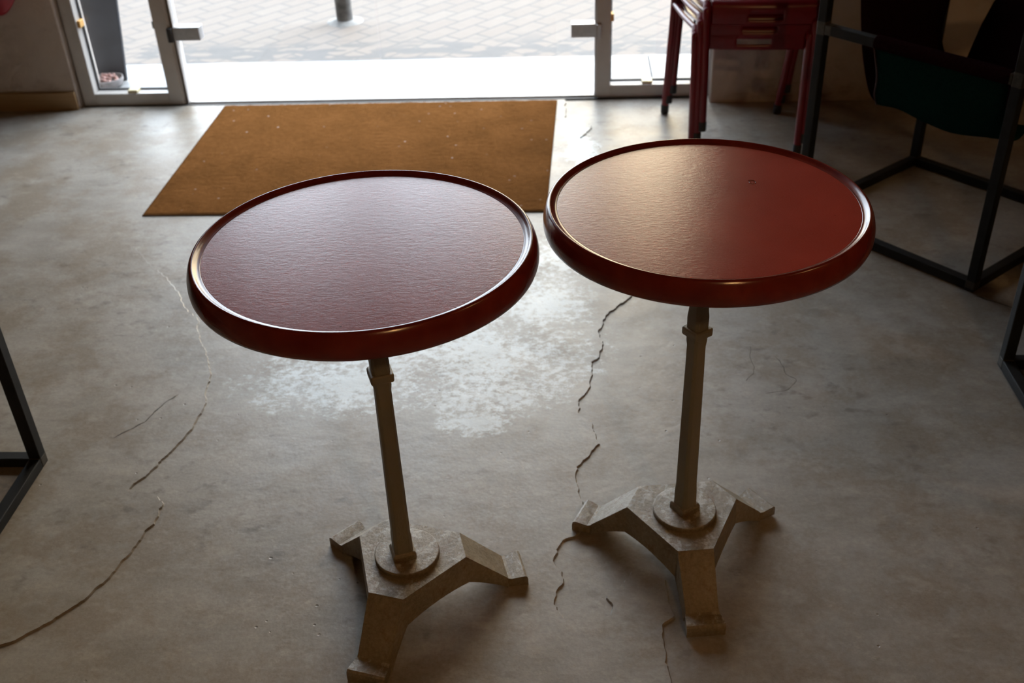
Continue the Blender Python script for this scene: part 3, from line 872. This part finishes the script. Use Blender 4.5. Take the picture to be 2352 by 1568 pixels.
    sl = build('sling_seat', bm, M['maroon'], root, smooth=True)
    md = sl.modifiers.new('cloth', 'SOLIDIFY'); md.thickness = 0.004; md.offset = 0
    return root
sling_chair('black framed sling chair with maroon seat and dark teal front behind the right table', (0.676, 2.986, 0.0), math.atan2(-0.462, 0.402))
sling_chair('black framed sling chair of which only a lower corner shows at the left edge', (-1.199, 1.194, 0.0), PI / 2)
sling_chair('black framed sling chair of which only a lower corner shows at the right edge', (1.031, 2.186, 0.0), -PI / 2)

# ------------------------------------------------------------------ red hanging bag in the top left corner
bag = empty('bag', (-2.215, 3.953, 0.40))
tag(bag, 'glossy red bag with a wavy lower edge hanging at the wall above the tan skirting', 'bag')
bm = bmesh.new()
rings = []
for j in range(15):
    v = j / 14
    z = v * 0.55
    ring = []
    for k in range(40):
        a = 2 * PI * k / 40
        wx = 0.130 * (0.55 + 0.45 * min(1, (v * 5) ** 0.6)) if v < 0.3 else 0.130 * (1 - 0.25 * (v - 0.3))
        wy = 0.060 * (0.35 + 0.65 * min(1, (v * 4) ** 0.6)) if v < 0.4 else 0.06 * (1 - 0.6 * (v - 0.4))
        rp = 1 + 0.08 * noise.noise(Vector((math.cos(a) * 2, math.sin(a) * 2, v * 3)))
        zz = z + (1 - min(1, v * 4)) * (0.016 * math.sin(3 * a + 0.6) + 0.012 * math.cos(a))
        ring.append((wx * math.cos(a) * rp, wy * math.sin(a) * rp, zz))
    rings.append(ring)
loft(bm, rings)
bo = build('pouch', bm, M['redcloth'], bag, smooth=60)
sb = bo.modifiers.new('soft', 'SUBSURF'); sb.levels = 1; sb.render_levels = 2
bm = bmesh.new(); tube(bm, bez([(-0.07, 0, 0.54), (-0.05, 0.03, 0.68), (0, 0.07, 0.78), (0.05, 0.03, 0.68), (0.07, 0, 0.54)], 6), 0.008); build('handle', bm, M['redcloth'], bag, smooth=True)

# ------------------------------------------------------------------ lamps and daylight
def ceiling_lamp(x, y, power, label, r=0.14):
    root = empty('ceiling_lamp', (x, y, RZ)); tag(root, label, 'lamp', 'ceiling lamps')
    bm = bmesh.new(); lathe(bm, [(0, 0), (0.06, 0), (0.06, -0.02), (0.012, -0.03), (0.012, -0.20), (0, -0.20)], 32); build('stem', bm, M['bar'], root, smooth=30)
    bm = bmesh.new(); lathe(bm, [(0.012, -0.20), (0.06, -0.21), (0.15, -0.27), (0.155, -0.27), (0.06, -0.20), (0.012, -0.19)], 40); build('shade', bm, M['lampshade'], root, smooth=50)
    ld = bpy.data.lights.new('bulb', 'POINT'); ld.energy = power; ld.color = (1.0, 0.58, 0.23); ld.shadow_soft_size = 0.05
    lo = bpy.data.objects.new('bulb', ld); link(lo, root); lo.location = (0, 0, -0.30)
ceiling_lamp(0.9, -1.2, 40, 'warm pendant lamp hanging from the ceiling far behind the tables')
ceiling_lamp(2.5, 0.9, 12, 'warm pendant lamp hanging from the ceiling on the right hand side')

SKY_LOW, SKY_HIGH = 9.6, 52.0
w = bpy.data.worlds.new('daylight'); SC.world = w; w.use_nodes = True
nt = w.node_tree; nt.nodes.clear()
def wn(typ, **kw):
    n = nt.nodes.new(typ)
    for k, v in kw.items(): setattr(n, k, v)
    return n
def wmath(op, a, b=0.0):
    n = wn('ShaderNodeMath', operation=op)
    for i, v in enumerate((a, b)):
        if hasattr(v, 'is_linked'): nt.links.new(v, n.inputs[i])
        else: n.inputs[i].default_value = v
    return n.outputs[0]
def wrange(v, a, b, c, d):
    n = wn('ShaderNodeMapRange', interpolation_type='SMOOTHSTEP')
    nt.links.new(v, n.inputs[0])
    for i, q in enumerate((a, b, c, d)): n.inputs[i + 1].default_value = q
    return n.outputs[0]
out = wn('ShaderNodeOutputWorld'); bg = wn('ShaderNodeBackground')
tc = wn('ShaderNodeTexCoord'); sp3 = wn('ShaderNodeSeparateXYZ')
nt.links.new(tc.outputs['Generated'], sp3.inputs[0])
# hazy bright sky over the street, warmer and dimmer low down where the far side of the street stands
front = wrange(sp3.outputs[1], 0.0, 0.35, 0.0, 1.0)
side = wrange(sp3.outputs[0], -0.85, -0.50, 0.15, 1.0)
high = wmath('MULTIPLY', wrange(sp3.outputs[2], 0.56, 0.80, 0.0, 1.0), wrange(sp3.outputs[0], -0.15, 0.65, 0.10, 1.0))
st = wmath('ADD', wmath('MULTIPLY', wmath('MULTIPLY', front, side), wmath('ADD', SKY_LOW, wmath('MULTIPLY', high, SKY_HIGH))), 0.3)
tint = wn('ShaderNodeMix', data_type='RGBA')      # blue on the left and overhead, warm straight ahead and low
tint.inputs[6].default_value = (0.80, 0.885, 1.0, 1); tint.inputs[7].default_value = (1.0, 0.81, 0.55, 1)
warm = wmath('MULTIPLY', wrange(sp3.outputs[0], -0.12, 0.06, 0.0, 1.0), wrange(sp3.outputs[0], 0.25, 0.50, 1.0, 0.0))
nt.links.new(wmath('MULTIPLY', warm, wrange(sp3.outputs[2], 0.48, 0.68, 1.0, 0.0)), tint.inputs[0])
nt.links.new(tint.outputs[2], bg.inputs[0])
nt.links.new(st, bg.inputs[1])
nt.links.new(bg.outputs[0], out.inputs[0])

# ------------------------------------------------------------------ camera
f, pitch, roll, yaw, Hc = 2429.5674, 0.5832, -0.0431, -0.0718, 1.5159
cy, sy_ = math.cos(yaw), math.sin(yaw)
fw = Vector((sy_ * math.cos(pitch), cy * math.cos(pitch), -math.sin(pitch)))
r0 = Vector((cy, -sy_, 0)); u0 = r0.cross(fw)
rv = r0 * math.cos(roll) + u0 * math.sin(roll); uv = -r0 * math.sin(roll) + u0 * math.cos(roll)
cd = bpy.data.cameras.new('camera'); cam = bpy.data.objects.new('camera', cd); link(cam)
mx = Matrix.Identity(4)
for i in range(3):
    mx[i][0] = rv[i]; mx[i][1] = uv[i]; mx[i][2] = -fw[i]
mx.translation = Vector((0, 0, Hc))
cam.matrix_world = mx
cd.sensor_width = 36.0; cd.lens = f / 2352 * 36.0; cd.clip_start = 0.05
cd.dof.use_dof = True; cd.dof.focus_distance = 1.62; cd.dof.aperture_fstop = 6.3
SC.camera = cam

vs_ = SC.view_settings
vs_.view_transform = 'Standard'; vs_.look = 'None'; vs_.gamma = 1.0; vs_.use_curve_mapping = False
vs_.exposure = 0.0
SC.cycles.max_bounces = 8
SC.cycles.diffuse_bounces = 4
SC.cycles.glossy_bounces = 3
SC.cycles.adaptive_threshold = 0.04
SC.cycles.transparent_max_bounces = 16
SC.cycles.use_denoising = True
SC.cycles.use_light_tree = False
w.cycles.sampling_method = 'MANUAL'
w.cycles.sample_map_resolution = 512
SC.cycles.caustics_reflective = False
